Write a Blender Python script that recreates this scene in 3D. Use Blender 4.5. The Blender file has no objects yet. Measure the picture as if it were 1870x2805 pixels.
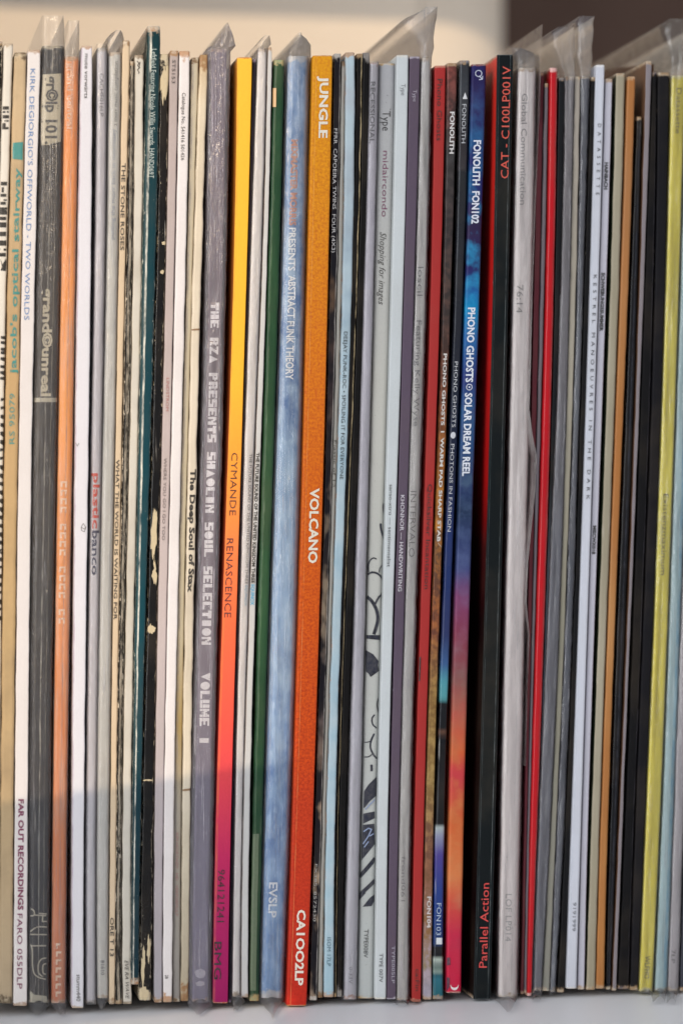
import bpy, math, random
from mathutils import Vector, noise
random.seed(7)
C = bpy.context.scene.collection
sc = bpy.context.scene
# ---------------------------------------------------------------- camera
F = 7500.0; CX, CY = 935.0, 1402.5; D = 0.92; TH = math.radians(10.4); ZC = 0.166
FW = Vector((math.sin(TH), math.cos(TH), 0)); RT = Vector((math.cos(TH), -math.sin(TH), 0)); UP = Vector((0, 0, 1))
CAM = Vector((-math.sin(TH)*D, -math.cos(TH)*D, ZC))
cd = bpy.data.cameras.new('camera'); cam = bpy.data.objects.new('camera', cd); C.objects.link(cam)
cam.location = CAM; cam.rotation_euler = (math.pi/2, 0, -TH)
cd.sensor_fit = 'HORIZONTAL'; cd.sensor_width = 24.0; cd.lens = F*24.0/1870.0
cd.clip_start = 0.02; cd.clip_end = 50
cd.dof.use_dof = True; cd.dof.focus_distance = 0.917; cd.dof.aperture_fstop = 4.2; cd.dof.aperture_blades = 7
sc.camera = cam
# ---------------------------------------------------------------- light
w = bpy.data.worlds.new('World'); sc.world = w; w.use_nodes = True
bg = w.node_tree.nodes['Background']; bg.inputs[0].default_value = (0.96, 0.98, 1.03, 1); bg.inputs[1].default_value = 0.50
SAZ, SEL = math.radians(24), math.radians(16.5)
SD = Vector((math.sin(SAZ)*math.cos(SEL), math.cos(SAZ)*math.cos(SEL), -math.sin(SEL)))
sl = bpy.data.lights.new('sun', 'SUN'); sl.energy = 1.5; sl.angle = math.radians(0.16); sl.color = (1.0, 0.76, 0.50)
so = bpy.data.objects.new('sun', sl); C.objects.link(so); so.rotation_euler = SD.to_track_quat('-Z', 'Y').to_euler(); so.location = -SD*3
al = bpy.data.lights.new('window_light', 'AREA'); al.shape = 'RECTANGLE'; al.size = 0.9; al.size_y = 1.2; al.energy = 26; al.color = (0.98, 0.99, 1.0)
ao = bpy.data.objects.new('window_light', al); C.objects.link(ao); ao.location = (-1.15, -1.1, 0.50)
ao.rotation_euler = (Vector((0.0, 0, 0.16)) - ao.location).to_track_quat('-Z', 'Y').to_euler()
sc.view_settings.view_transform = 'Standard'; sc.view_settings.look = 'None'; sc.view_settings.exposure = 0.0; sc.view_settings.gamma = 1
sc.cycles.transparent_max_bounces = 32
# ---------------------------------------------------------------- helpers
def at(px, py, d=0.0):                      # point seen at photo pixel px,py on the vertical plane y = d
    v = FW + RT*((px-CX)/F) - UP*((py-CY)/F)
    return CAM + v*((d-CAM.y)/v.y)
def on_floor(px, py, z=0.001):
    v = FW + RT*((px-CX)/F) - UP*((py-CY)/F)
    return CAM + v*((z-CAM.z)/v.z)
def lin(c):
    if isinstance(c, str):
        c = tuple(int(c[i:i+2], 16)/255 for i in (0, 2, 4))
    return tuple(((x/12.92) if x <= 0.04045 else ((x+0.055)/1.055)**2.4) for x in c[:3]) + (1.0,)
def mesh_obj(name, verts, faces, mats, parent=None, base=None, uv=None, uv2=None, fm=None, smooth=True):
    b = base or Vector((0, 0, 0))
    me = bpy.data.meshes.new(name); me.from_pydata([tuple(Vector(v)-b) for v in verts], [], faces)
    for m in (mats if isinstance(mats, list) else [mats]): me.materials.append(m)
    for lay, data in (('UVMap', uv), ('UVEnd', uv2)):
        if data:
            l = me.uv_layers.new(name=lay)
            for lp in me.loops: l.data[lp.index].uv = data[lp.vertex_index]
    if fm: me.polygons.foreach_set('material_index', fm)
    me.polygons.foreach_set('use_smooth', [smooth]*len(me.polygons)); me.update()
    o = bpy.data.objects.new(name, me); C.objects.link(o)
    if parent: o.parent = parent
    return o
class N:
    def __init__(s, name):
        s.m = bpy.data.materials.new(name); s.m.use_nodes = True; s.t = s.m.node_tree; s.t.nodes.clear()
    def n(s, typ, **k):
        nd = s.t.nodes.new(typ)
        for a, b in k.items():
            if a.startswith('_'): setattr(nd, a[1:], b)
        return nd
    def l(s, a, b): s.t.links.new(a, b)
    def put(s, sock, v):
        if hasattr(v, 'links') or hasattr(v, 'is_output'): s.l(v, sock)
        else: sock.default_value = v
    def math(s, op, a, b=0.0, c=0.0, clamp=False):
        nd = s.n('ShaderNodeMath', _operation=op); nd.use_clamp = clamp
        s.put(nd.inputs[0], a); s.put(nd.inputs[1], b)
        if len(nd.inputs) > 2: s.put(nd.inputs[2], c)
        return nd.outputs[0]
    def mix(s, f, a, b, bt='MIX'):
        nd = s.n('ShaderNodeMix', _data_type='RGBA', _blend_type=bt)
        s.put(nd.inputs[0], f); s.put(nd.inputs[6], a); s.put(nd.inputs[7], b); return nd.outputs[2]
    def ramp(s, f, stops, interp='LINEAR'):
        nd = s.n('ShaderNodeValToRGB'); cr = nd.color_ramp; cr.interpolation = interp
        stops = sorted(stops, key=lambda q: q[0])
        while len(cr.elements) < len(stops): cr.elements.new(0.5)
        while len(cr.elements) > max(1, len(stops)): cr.elements.remove(cr.elements[-1])
        for i, (p, c) in enumerate(stops): cr.elements[i].position = p
        for i, (p, c) in enumerate(stops): cr.elements[i].color = c
        s.put(nd.inputs[0], f); return nd.outputs[0]
    def noise(s, vec, scale, detail=3, rough=0.5, stretch=(1, 1, 1), off=None):
        mp = s.n('ShaderNodeMapping'); s.l(vec, mp.inputs[0])
        mp.inputs['Scale'].default_value = stretch
        mp.inputs['Location'].default_value = off or (random.uniform(-9, 9), random.uniform(-9, 9), random.uniform(-9, 9))
        nd = s.n('ShaderNodeTexNoise'); s.l(mp.outputs[0], nd.inputs['Vector'])
        nd.inputs['Scale'].default_value = scale; nd.inputs['Detail'].default_value = detail; nd.inputs['Roughness'].default_value = rough
        return nd.outputs[0]
    def step(s, v, lo, hi):
        nd = s.n('ShaderNodeMapRange'); nd.clamp = True; s.put(nd.inputs[0], v); nd.inputs[1].default_value = lo; nd.inputs[2].default_value = hi
        return nd.outputs[0]
    def out(s, sh):
        o = s.n('ShaderNodeOutputMaterial'); s.l(sh, o.inputs[0]); return s.m

def print_mat(name, stops, stops2=None, ns=300, con=(0.45, 0.55), st=(1, 1, 1), wear=0.1, wc='d9cdb8', rough=0.45, end='a98a68', endmm=1.6,
              lines=(), scratch=0.0, grime=0.12, coat=0.0, interp='LINEAR', bump=0.25, spots=0.0):
    """Paper / card with a printed colour that may change along the spine (photo rows), mottling, scuffed edges, worn ends."""
    q = N(name); tc = q.n('ShaderNodeTexCoord'); ob = tc.outputs['Object']
    uv = q.n('ShaderNodeUVMap', _uv_map='UVMap'); sx = q.n('ShaderNodeSeparateXYZ'); q.l(uv.outputs[0], sx.inputs[0]); S, V = sx.outputs[0], sx.outputs[1]
    u2 = q.n('ShaderNodeUVMap', _uv_map='UVEnd'); s2 = q.n('ShaderNodeSeparateXYZ'); q.l(u2.outputs[0], s2.inputs[0]); E = s2.outputs[0]
    def rmp(st_):
        if isinstance(st_, str): return q.ramp(V, [(0, lin(st_))])
        return q.ramp(V, [(y/2805.0, lin(c)) for y, c in st_], interp)
    col = rmp(stops)
    if stops2:
        nz = q.noise(ob, ns, 3, 0.6, st); col = q.mix(q.step(nz, *con), col, rmp(stops2))
    big = q.noise(ob, 40, 4, 0.6); fine = q.noise(ob, 1800, 2, 0.6)
    dirt = q.mix(q.math('MULTIPLY', q.step(big, 0.45, 0.8), grime), col, lin('7a6a55'))
    col = q.mix(0.10, dirt, q.ramp(fine, [(0.3, (0.55, .55, .55, 1)), (0.7, (1, 1, 1, 1))]), 'MULTIPLY')
    for (s0, wd, c, amt) in lines:
        m = q.math('LESS_THAN', q.math('ABSOLUTE', q.math('SUBTRACT', S, s0)), wd)
        ln = q.noise(ob, 420, 5, 0.75, (1, 1, 0.3))
        col = q.mix(q.math('MULTIPLY', m, q.math('MULTIPLY', q.step(ln, 0.35, 0.6), amt)), col, lin(c))
    wn = q.noise(ob, 1000, 5, 0.78, (1, 1, 0.4)); wb = q.noise(ob, 60, 3, 0.6)
    edge = q.math('MULTIPLY', q.math('ABSOLUTE', q.math('SUBTRACT', S, 0.5)), 2.0)
    e3 = q.math('POWER', edge, 4.0)
    wv = q.math('ADD', q.math('ADD', wn, q.math('MULTIPLY', e3, 0.22)), q.math('MULTIPLY', wb, 0.35))
    wm = q.step(wv, 1.06 - 0.42*wear, 1.10 - 0.42*wear)
    col = q.mix(q.math('MULTIPLY', wm, 0.85 if wear > 0 else 0.0), col, lin(wc))
    if scratch:
        sn = q.noise(ob, 900, 2, 0.5, (1, 1, 0.05)); sb = q.noise(ob, 60, 2)
        sm = q.math('MULTIPLY', q.step(sn, 0.70, 0.74), q.step(sb, 0.45, 0.6))
        col = q.mix(q.math('MULTIPLY', sm, scratch), col, lin('e8e2d8'))
    if spots:
        pn = q.noise(ob, 2600, 1, 0.4); col = q.mix(q.step(pn, 0.79, 0.82), col, lin('e8dfcf') if spots > 0 else lin('3a332c'))
    en = q.noise(ob, 500, 3, 0.7)
    em = q.step(q.math('ADD', q.math('DIVIDE', E, endmm/10.0), q.math('MULTIPLY', q.math('SUBTRACT', en, 0.5), 2.4)), 0.9, 0.5)
    col = q.mix(q.math('MULTIPLY', em, 0.8), col, q.mix(q.step(en, 0.4, 0.65), lin(end), lin(wc)))
    p = q.n('ShaderNodeBsdfPrincipled'); q.l(col, p.inputs['Base Color'])
    q.l(q.math('ADD', rough-0.08, q.math('MULTIPLY', q.math('ADD', big, wm), 0.16)), p.inputs['Roughness'])
    p.inputs['Specular IOR Level'].default_value = 0.16
    if coat: p.inputs['Coat Weight'].default_value = coat*0.5; p.inputs['Coat Roughness'].default_value = 0.18
    bp = q.n('ShaderNodeBump'); bp.inputs['Strength'].default_value = bump; bp.inputs['Distance'].default_value = 0.0004
    hb = q.noise(ob, 260, 4, 0.65, (1, 1, 0.3))
    q.l(q.math('SUBTRACT', q.math('ADD', q.math('MULTIPLY', fine, 0.12), hb), q.math('MULTIPLY', wm, 0.35)), bp.inputs['Height']); q.l(bp.outputs[0], p.inputs['Normal'])
    return q.out(p.outputs[0])

_ink = {}
def ink(c, rough=0.45, worn=0.0):
    k = (c, rough, worn)
    if k in _ink: return _ink[k]
    q = N('printed_ink'); tc = q.n('ShaderNodeTexCoord'); p = q.n('ShaderNodeBsdfPrincipled'); nz = q.noise(tc.outputs['Object'], 900, 3, 0.7)
    q.l(q.mix(q.math('MULTIPLY', q.step(nz, 0.35, 0.75), 0.22), lin(c), lin('8d877d')), p.inputs['Base Color']); p.inputs['Roughness'].default_value = rough
    sh = p.outputs[0]
    if worn:
        tr = q.n('ShaderNodeBsdfTransparent'); mx = q.n('ShaderNodeMixShader')
        wn = q.noise(tc.outputs['Object'], 450, 4, 0.75)
        q.l(q.math('MAXIMUM', q.step(wn, 0.62-0.3*worn, 0.66-0.3*worn), 0.35*worn), mx.inputs[0]) if worn < 0 else q.l(q.math('MULTIPLY', q.step(wn, 0.74-0.22*worn, 0.66-0.22*worn), 1.0), mx.inputs[0])
        q.l(tr.outputs[0], mx.inputs[1]); q.l(p.outputs[0], mx.inputs[2]); sh = mx.outputs[0]
    _ink[k] = q.out(sh); return _ink[k]

_pl = {}
def plastic_mat(haze=0.14, gloss=0.12, tint='d8d6da', rough=0.12):
    k = (haze, gloss, tint, rough)
    if k in _pl: return _pl[k]
    q = N('clear_plastic'); tc = q.n('ShaderNodeTexCoord'); ob = tc.outputs['Object']
    haze *= 0.62; hb = q.noise(ob, 1300, 3, 0.6, (1, 1, 0.035)); cr = q.noise(ob, 260, 4, 0.7, (1, 1, 0.55))
    bp = q.n('ShaderNodeBump'); bp.inputs['Strength'].default_value = 0.9; bp.inputs['Distance'].default_value = 0.0006
    q.l(q.math('ADD', q.math('MULTIPLY', hb, 0.8), q.math('MULTIPLY', cr, q.math('ADD', 0.4, q.math('MULTIPLY', q.step(q.noise(ob, 45, 3, 0.6, (1, 1, 0.4)), 0.45, 0.62), 1.3)))), bp.inputs['Height'])
    tr = q.n('ShaderNodeBsdfTransparent'); tr.inputs[0].default_value = (0.97, 0.97, 0.97, 1)
    df = q.n('ShaderNodeBsdfDiffuse'); df.inputs[0].default_value = lin(tint)
    tl = q.n('ShaderNodeBsdfTranslucent'); tl.inputs[0].default_value = lin(tint)
    dm = q.n('ShaderNodeMixShader'); dm.inputs[0].default_value = 0.5; q.l(df.outputs[0], dm.inputs[1]); q.l(tl.outputs[0], dm.inputs[2])
    gl = q.n('ShaderNodeBsdfGlossy'); gl.inputs['Roughness'].default_value = rough+.06; q.l(bp.outputs[0], gl.inputs['Normal'])
    m1 = q.n('ShaderNodeMixShader'); sc_ = q.math('POWER', q.step(q.math('MAXIMUM', q.noise(ob, 1500, 4, 0.7, (1, 1, 0.025)), q.math('SUBTRACT', q.noise(ob, 900, 5, 0.8, (1, 1, 0.3)), 0.06)), 0.55, 0.70), 1.6)
    q.l(q.math('ADD', haze, q.math('MULTIPLY', sc_, haze*2.6+.14)), m1.inputs[0]); q.l(tr.outputs[0], m1.inputs[1]); q.l(dm.outputs[0], m1.inputs[2])
    fr = q.n('ShaderNodeFresnel'); fr.inputs[0].default_value = 1.45; q.l(bp.outputs[0], fr.inputs[1])
    m2 = q.n('ShaderNodeMixShader'); q.l(q.math('ADD', q.math('MULTIPLY', fr.outputs[0], 0.8), gloss*0.10, clamp=True), m2.inputs[0]); q.l(m1.outputs[0], m2.inputs[1]); q.l(gl.outputs[0], m2.inputs[2])
    _pl[k] = q.out(m2.outputs[0]); return _pl[k]

def plain_mat(name, c, rough=0.5, ns=60, var=0.12, bump=0.05):
    q = N(name); tc = q.n('ShaderNodeTexCoord'); ob = tc.outputs['Object']; nz = q.noise(ob, ns, 5, 0.6); f2 = q.noise(ob, ns*20, 2, 0.6)
    p = q.n('ShaderNodeBsdfPrincipled'); c0 = lin(c)
    col = q.mix(q.math('MULTIPLY', q.step(nz, 0.35, 0.75), var), c0, tuple(x*0.6 for x in c0[:3])+(1,))
    q.l(q.mix(q.math('MULTIPLY', f2, var*0.6), col, tuple(x*0.75 for x in c0[:3])+(1,)), p.inputs['Base Color']); p.inputs['Roughness'].default_value = rough
    bp = q.n('ShaderNodeBump'); bp.inputs['Strength'].default_value = bump; bp.inputs['Distance'].default_value = 0.001; q.l(f2, bp.inputs['Height']); q.l(bp.outputs[0], p.inputs['Normal'])
    return q.out(p.outputs[0])

def box(name, lo, hi, mat, parent=None, bev=0.0006, rot=None, base=None):
    x0, y0, z0 = lo; x1, y1, z1 = hi
    import bmesh
    bm = bmesh.new(); vs = [bm.verts.new(v) for v in ((x0,y0,z0),(x1,y0,z0),(x1,y1,z0),(x0,y1,z0),(x0,y0,z1),(x1,y0,z1),(x1,y1,z1),(x0,y1,z1))]
    for f in ((3,2,1,0),(4,5,6,7),(0,1,5,4),(1,2,6,5),(2,3,7,6),(3,0,4,7)): bm.faces.new([vs[i] for i in f])
    bmesh.ops.bevel(bm, geom=bm.edges[:], offset=bev, segments=2, affect='EDGES', profile=0.6)
    me = bpy.data.meshes.new(name); bm.to_mesh(me); bm.free(); me.materials.append(mat)
    o = bpy.data.objects.new(name, me); C.objects.link(o)
    if parent: o.parent = parent
    return o
def thing(name, label, cat, loc, group=None):
    o = bpy.data.objects.new(name, None); C.objects.link(o); o.location = loc; o.empty_display_size = 0.01
    o['label'] = label; o['category'] = cat
    if group: o['group'] = group
    return o
# ---------------------------------------------------------------- shelf
white = plain_mat('white_shelf_paint', 'eceef2', 0.45, 25, 0.04)
wallm = plain_mat('cream_back_panel', 'fff1de', 0.7, 12, 0.06)
ZB = at(300, 30, .346).z + .346*math.tan(SEL)/math.cos(SAZ)
XB = at(1440, 120, .346).x; XA = at(1150, 120, .346).x
sh = thing('shelf', 'white shelf bay with a cream back panel in which all the records stand', 'shelf', (0, 0, 0))
box('bottom_board', (-0.36, -0.28, -0.03), (0.60, 0.344, 0.0), white, sh)
box('upper_board', (-0.36, 0.0, ZB), (0.60, 0.344, ZB+0.03), white, sh)
box('back_panel', (-0.36, 0.346, -0.03), (XA, 0.356, ZB), wallm, sh)
box('shade_backdrop', (XB-.03, 0.50, -0.03), (0.80, 0.51, ZB+.1), plain_mat('shade_backdrop_brown', '574238', .8, 12, .1), sh)  # added backdrop; its dark brown stands in for the deep shade at right
box('side_panel', (-0.392, -0.28, -0.03), (-0.362, 0.356, ZB+.03), white, sh)
box('side_panel', (0.602, -0.28, -0.03), (0.632, 0.356, ZB+.03), white, sh)
V = []; Fc = []; RA = 0.05
for i in range(25):
    a = math.pi/2*i/24
    for rad in (RA, RA-0.010):
        for z in (-0.03, ZB-0.001): V.append((XA+0.0004+rad*math.sin(a), 0.346+RA-rad*math.cos(a), z))
for i in range(24):
    k = i*4; Fc += [(k, k+4, k+5, k+1), (k+2, k+3, k+7, k+6), (k+1, k+5, k+7, k+3), (k, k+2, k+6, k+4)]
mesh_obj('shade_fade_panel_end', V, Fc, wallm, sh)  # added curve, shaped so the panel falls gradually into shade
# ---------------------------------------------------------------- unseen window frame behind the camera, added and shaped to cut the sun patch
WY = math.radians(19); W0 = Vector((-0.62, -1.15, 0)); WD = Vector((math.cos(WY), math.sin(WY), 0)); WN = Vector((-math.sin(WY), math.cos(WY), 0))
def to_window(p):                            # where the sun ray through p crosses the window plane: (along, height)
    t = (p-W0).dot(WN)/SD.dot(WN); h = p-SD*t; return (h-W0).dot(WD), h.z
u_r = to_window(at(925, 1400, 0))[0]
z_bt = (to_window(at(30, 2195, 0))[1]+to_window(at(700, 2130, 0))[1])/2
z_bb = (to_window(on_floor(180, 2805, 0))[1]+to_window(on_floor(480, 2765, 0))[1])/2
fr = thing('sun_mask_window_frame', 'white window frame with a wide right jamb, unseen and shaped to cut the sun patch', 'window frame', W0); fr.rotation_euler = (0, 0, WY)
for nm, lo, hi in (('jamb', (u_r, -0.02, -0.2), (u_r+0.42, 0.02, 1.25)), ('jamb', (u_r-0.95, -0.02, -0.2), (u_r-0.88, 0.02, 1.25)),
                   ('rail', (u_r-0.879, -0.006, z_bb), (u_r-0.001, 0.006, z_bt)), ('rail', (u_r-0.879, -0.02, 1.18), (u_r-0.001, 0.02, 1.25)), ('rail', (u_r-0.879, -0.02, -0.2), (u_r-0.001, 0.02, -0.14))):
    box(nm, lo, hi, white, fr, 0.002)
# ---------------------------------------------------------------- records
GROUP = 'records standing in a row on the shelf'
import bmesh
def conform(s, pts, faces, out, mf=.16, my=26):
    bm = bmesh.new(); vs = [bm.verts.new((p[0], p[1]/1000.0, 0)) for p in pts]
    for f in faces:
        try: bm.faces.new([vs[i] for i in f])
        except ValueError: pass
    bmesh.ops.triangulate(bm, faces=bm.faces[:])
    for _ in range(5):
        el = [e for e in bm.edges if abs(e.verts[0].co.x-e.verts[1].co.x) > mf or abs(e.verts[0].co.y-e.verts[1].co.y)*1000 > my]
        if not el: break
        bmesh.ops.subdivide_edges(bm, edges=el, cuts=1); bmesh.ops.triangulate(bm, faces=[f for f in bm.faces if len(f.verts) > 3])
    bm.verts.index_update()
    V = [s.P(min(max(v.co.x, 0.01), 0.99), v.co.y*1000.0, out) for v in bm.verts]; Fc = [tuple(v.index for v in f.verts) for f in bm.faces]
    bm.free(); return V, Fc
class Rec:
    def __init__(s, label, T, A, B, Cc, d=None, rnd=0.35, jit=0.4, seed=None, tilt=0.0):
        s.label = label; s.T, s.A, s.B, s.C = T, A, B, Cc; s.rnd = rnd; s.jit = jit
        s.d = (random.uniform(-1.2, 1.2) if d is None else d)/1000.0; s.seed = random.uniform(0, 900)
        s.yt, s.yb = T[2], Cc[2]; s.ys = (T[2], 1040, 1740, Cc[2])
        s.parts = 0
        p = s.P(0.5, s.yb); s.base = Vector((p.x, s.d, max(0.0, p.z)))
        s.root = thing('vinyl_record', label, 'record', s.base, GROUP)
    def X(s, y, k):
        ys = s.ys; xs = (s.T[k], s.A[k], s.B[k], s.C[k]); yy = min(max(y, ys[0]-140), ys[3]+60); r = 0
        if yy < ys[0] or yy > ys[3]:         # straight on beyond the ends
            a = (0, 1) if yy < ys[0] else (2, 3)
            return xs[a[0]] + (xs[a[1]]-xs[a[0]])*(yy-ys[a[0]])/(ys[a[1]]-ys[a[0]])
        for i in range(4):
            t = xs[i]
            for j in range(4):
                if j != i: t *= (yy-ys[j])/(ys[i]-ys[j])
            r += t
        return r
    def P(s, f, y, out=0.0, grow=0.0, xl=None, xr=None, rnd=None, nz=True):
        """surface point of the spine: f across 0..1, y photo row"""
        l = s.X(y, 0) if xl is None else xl; r = s.X(y, 1) if xr is None else xr
        if nz:
            a = s.jit*3.2
            l += a*(noise.noise((s.seed, y*0.012, 1))+0.5*noise.noise((s.seed, y*0.05, 2))); r += a*(noise.noise((s.seed, y*0.012, 5))+0.5*noise.noise((s.seed, y*0.05, 6)))
        if nz: g_ = min(1.1, 0.035*(r-l)); l += g_; r -= g_
        l -= grow; r += grow
        wpx = max(0.5, r-l); px = l+wpx*f
        rr = (s.rnd if rnd is None else rnd)*wpx*0.5
        e = min(f, 1-f)*wpx; dep = 0.0
        if e < rr: dep = rr - math.sqrt(max(0.0, rr*rr-(rr-e)**2))
        dep *= 0.0001226
        yy = s.d + dep - out + (0.0003*s.jit*noise.noise((s.seed, y*0.008, 9)) if nz else 0)
        p = at(px, y, yy)
        if p.z < 0.0004:
            q = on_floor(px, y, 0.0012)
            if q.y < yy: p = q + Vector((0, dep, 0))
            p.z = max(p.z, 0.0006)
        return p
    def cover(s, mat, side=None, step=16, depth=0.312, name='cover', round_top=0.6):
        rr = s.rnd*0.5; cr = [0.0, rr*0.08, rr*0.3, rr*0.62, rr]; fs = cr+[0.3, 0.5, 0.7]+[1-c for c in reversed(cr)]
        fs = sorted(set(round(f, 4) for f in fs))
        n = int((s.yb-s.yt)/step); ys = [s.yt+(s.yb-s.yt)*i/n for i in range(n+1)]
        rows = []
        capt = [(s.yt, 0.35, 1.6), (s.yt+1.0, 0.12, .5), (s.yt+3.0, 0.03, .1)]; capb = [(s.yb-3, 0.03, .1), (s.yb-1.0, 0.12, .5), (s.yb, 0.35, 1.6)]
        for y, ins, o in capt: rows.append((y, ins*round_top, o*round_top))
        for y in ys[1:-1]: rows.append((y, 0, 0))
        for y, ins, o in capb: rows.append((y, ins*round_top, o*round_top))
        V, UV, U2, Fc, fm = [], [], [], [], []; k = len(fs)+2
        for y, ins, o in rows:
            w = s.X(y, 1)-s.X(y, 0); em = min(abs(y-s.yt), abs(y-s.yb))*0.1226/10.0
            tn = 2.0*noise.noise((s.seed+3, 7.7, 1)) if y == rows[0][0] else 0
            L = s.P(0, y); R = s.P(1, y)
            def shrink(p, f): c = s.P(0.5, y); return Vector((p.x+(c.x-p.x)*ins, p.y+o*0.0004, p.z))
            pl = shrink(L, 0); V.append((pl.x, s.d+depth, pl.z)); UV.append((0, y/2805)); U2.append((em, 1))
            for f in fs:
                p = shrink(s.P(f, y), f); V.append(tuple(p)); UV.append((f, y/2805)); U2.append((em+0.02*(abs(f-.5) if 0 else 0), 0))
            pr = shrink(R, 1); V.append((pr.x, s.d+depth, pr.z)); UV.append((1, y/2805)); U2.append((em, -1))
        nr = len(rows)
        for i in range(nr-1):
            for j in range(k-1):
                a = i*k+j; Fc.append((a, a+k, a+k+1, a+1)); fm.append(1 if (side and j == 0) else 0)
            a = i*k; Fc.append((a+k-1, a+2*k-1, a+k, a)); fm.append(0)
        Fc.append(tuple(range(k))); fm.append(0); Fc.append(tuple(reversed(range((nr-1)*k, nr*k)))); fm.append(0)
        o = mesh_obj(name, V, Fc, [mat, side] if side else [mat], s.root, s.base, UV, U2, fm)
        for p in o.data.polygons:
            if len(p.vertices) > 4: p.use_smooth = False
        return o
    def text(s, st, y0, y1, c, h, col, up=False, bold=0.0, ital=0.0, worn=0.0, rough=0.45, space=1.0, out=0.00022, name='lettering'):
        cu = bpy.data.curves.new('t', 'FONT'); cu.body = st; cu.resolution_u = 2; cu.offset = bold; cu.shear = ital; cu.space_character = space
        cu.fill_mode = 'FRONT'; ob = bpy.data.objects.new('t', cu); C.objects.link(ob)
        dg = bpy.context.evaluated_depsgraph_get(); me = bpy.data.meshes.new_from_object(ob.evaluated_get(dg))
        C.objects.unlink(ob); bpy.data.objects.remove(ob); bpy.data.curves.remove(cu)
        co = [v.co.copy() for v in me.vertices]; fc = [tuple(p.vertices) for p in me.polygons]; bpy.data.meshes.remove(me)
        if not co: return
        x0 = min(v.x for v in co); x1 = max(v.x for v in co); cap = 0.73
        vs = []
        for v in co:
            t = (v.x-x0)/(x1-x0); q = (v.y/cap-0.5)*h
            if up: y = y1-(y1-y0)*t; f = c-q
            else: y = y0+(y1-y0)*t; f = c+q
            vs.append((f, y))
        vs, fc = conform(s, vs, fc, out, .22, 60)
        return mesh_obj(name, vs, fc, ink(col, rough, worn), s.root, s.base, smooth=False)
    def polys(s, plist, col, name='printed_art', out=0.0002, worn=0.0):
        if name in ('torn_patch', 'tape_strip', 'crease_mark', 'printed_mark') and len(plist) > 1:
            for pg in plist: s.polys([pg], col, name, out, worn)
            return
        """flat print from polygons given as lists of (f, y)"""
        V, Fc = [], []
        for pg in plist:
            i0 = len(V); V += list(pg); Fc.append(tuple(range(i0, i0+len(pg))))
        V, Fc = conform(s, V, Fc, out)
        o = mesh_obj(name, V, Fc, ink(col, 0.45, worn), s.root, s.base, smooth=False)
        if len(plist) > 1 and name != 'lettering': o['kind'] = 'stuff'
        return o
    def F(s, x, y): l, r = s.X(y, 0), s.X(y, 1); return (x-l)/(r-l)
    def plastic(s, top, bot, grow=1.6, mat=None, rnd=0.75, amp=1.0, step=11, depth=0.316, out=0.0009):
        """clear outer sleeve: top / bot are rings (y, xl, xr) beyond the cover, outermost last"""
        mat = mat or plastic_mat(); rows = []
        def dens(keys):
            res = []
            for (a, b) in zip(keys[:-1], keys[1:]):
                m = max(1, int(abs(b[0]-a[0])/7))
                for i in range(m):
                    t = i/m; res.append(tuple(a[j]+(b[j]-a[j])*t for j in range(3)))
            res.append(keys[-1]); return res
        yt = s.yt-2; yb = s.yb+2
        kt = dens([(yt, s.X(yt, 0)-grow, s.X(yt, 1)+grow)]+list(top)); kb = dens([(yb, s.X(yb, 0)-grow, s.X(yb, 1)+grow)]+list(bot))
        n = int((yb-yt)/step)
        rows = [(y, l, r, 1) for y, l, r in reversed(kt)]+[(yt+(yb-yt)*i/n, None, None, 0) for i in range(1, n)]+[(y, l, r, 1) for y, l, r in kb]
        fs = [0, .03, .1, .2, .32, .44, .56, .68, .8, .9, .97, 1]; k = len(fs)+2; V, UV, Fc = [], [], []
        for (y, l, r, ext) in rows:
            dpt = depth if y <= yb+.5 else 0.0001
            if l is None: l = s.X(y, 0)-grow; r = s.X(y, 1)+grow
            wob = amp*(1.6 if ext else 0.8)
            ll = l+wob*0.9*noise.noise((s.seed, y*0.03, 21)); r2 = r+wob*0.9*noise.noise((s.seed, y*0.03, 27))
            ring = []
            for f in fs:
                o = out + wob*(0.00022*noise.noise((s.seed+f*3.5, y*0.006, 33))+0.00007*noise.noise((s.seed+f*6, y*0.035, 35)))
                pt = s.P(f, y, o, 0, ll, r2, rnd, False)
                if ext and y > yb: pt.z += 0.0022*math.sin(math.pi*f)*min(1, (r2-ll)/30.0)
                ring.append(pt)
            a, b = ring[0], ring[-1]
            V.append((a.x, a.y+dpt if dpt < .1 else s.d+depth, a.z)); V += [tuple(p) for p in ring]; V.append((b.x, b.y+dpt if dpt < .1 else s.d+depth, b.z))
            UV += [(0, y/2805)]*k
        for i in range(len(rows)-1):
            for j in range(k-1): a = i*k+j; Fc.append((a, a+k, a+k+1, a+1))
        return mesh_obj('plastic_sleeve', V, Fc, mat, s.root, s.base, UV)
    def sheet(s, pts, mat, depth=0.30, name='plastic_flap', amp=1.0):
        """upright film sheet through photo points (x, y, forward mm), running back along the record"""
        V, Fc = [], []; m = 7
        for (x, y, fo) in pts:
            p = at(x, y, s.d-fo/1000.0)
            for j in range(m):
                t = (j/(m-1))**1.6; q = Vector((p.x, p.y+t*depth, p.z)); q.x += 0.0006*amp*noise.noise((x*0.05, y*0.03, t*9)) if j else 0; V.append(tuple(q))
        for i in range(len(pts)-1):
            for j in range(m-1): a = i*m+j; Fc.append((a, a+m, a+m+1, a+1))
        return mesh_obj(name, V, Fc, mat, s.root, s.base)
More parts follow.
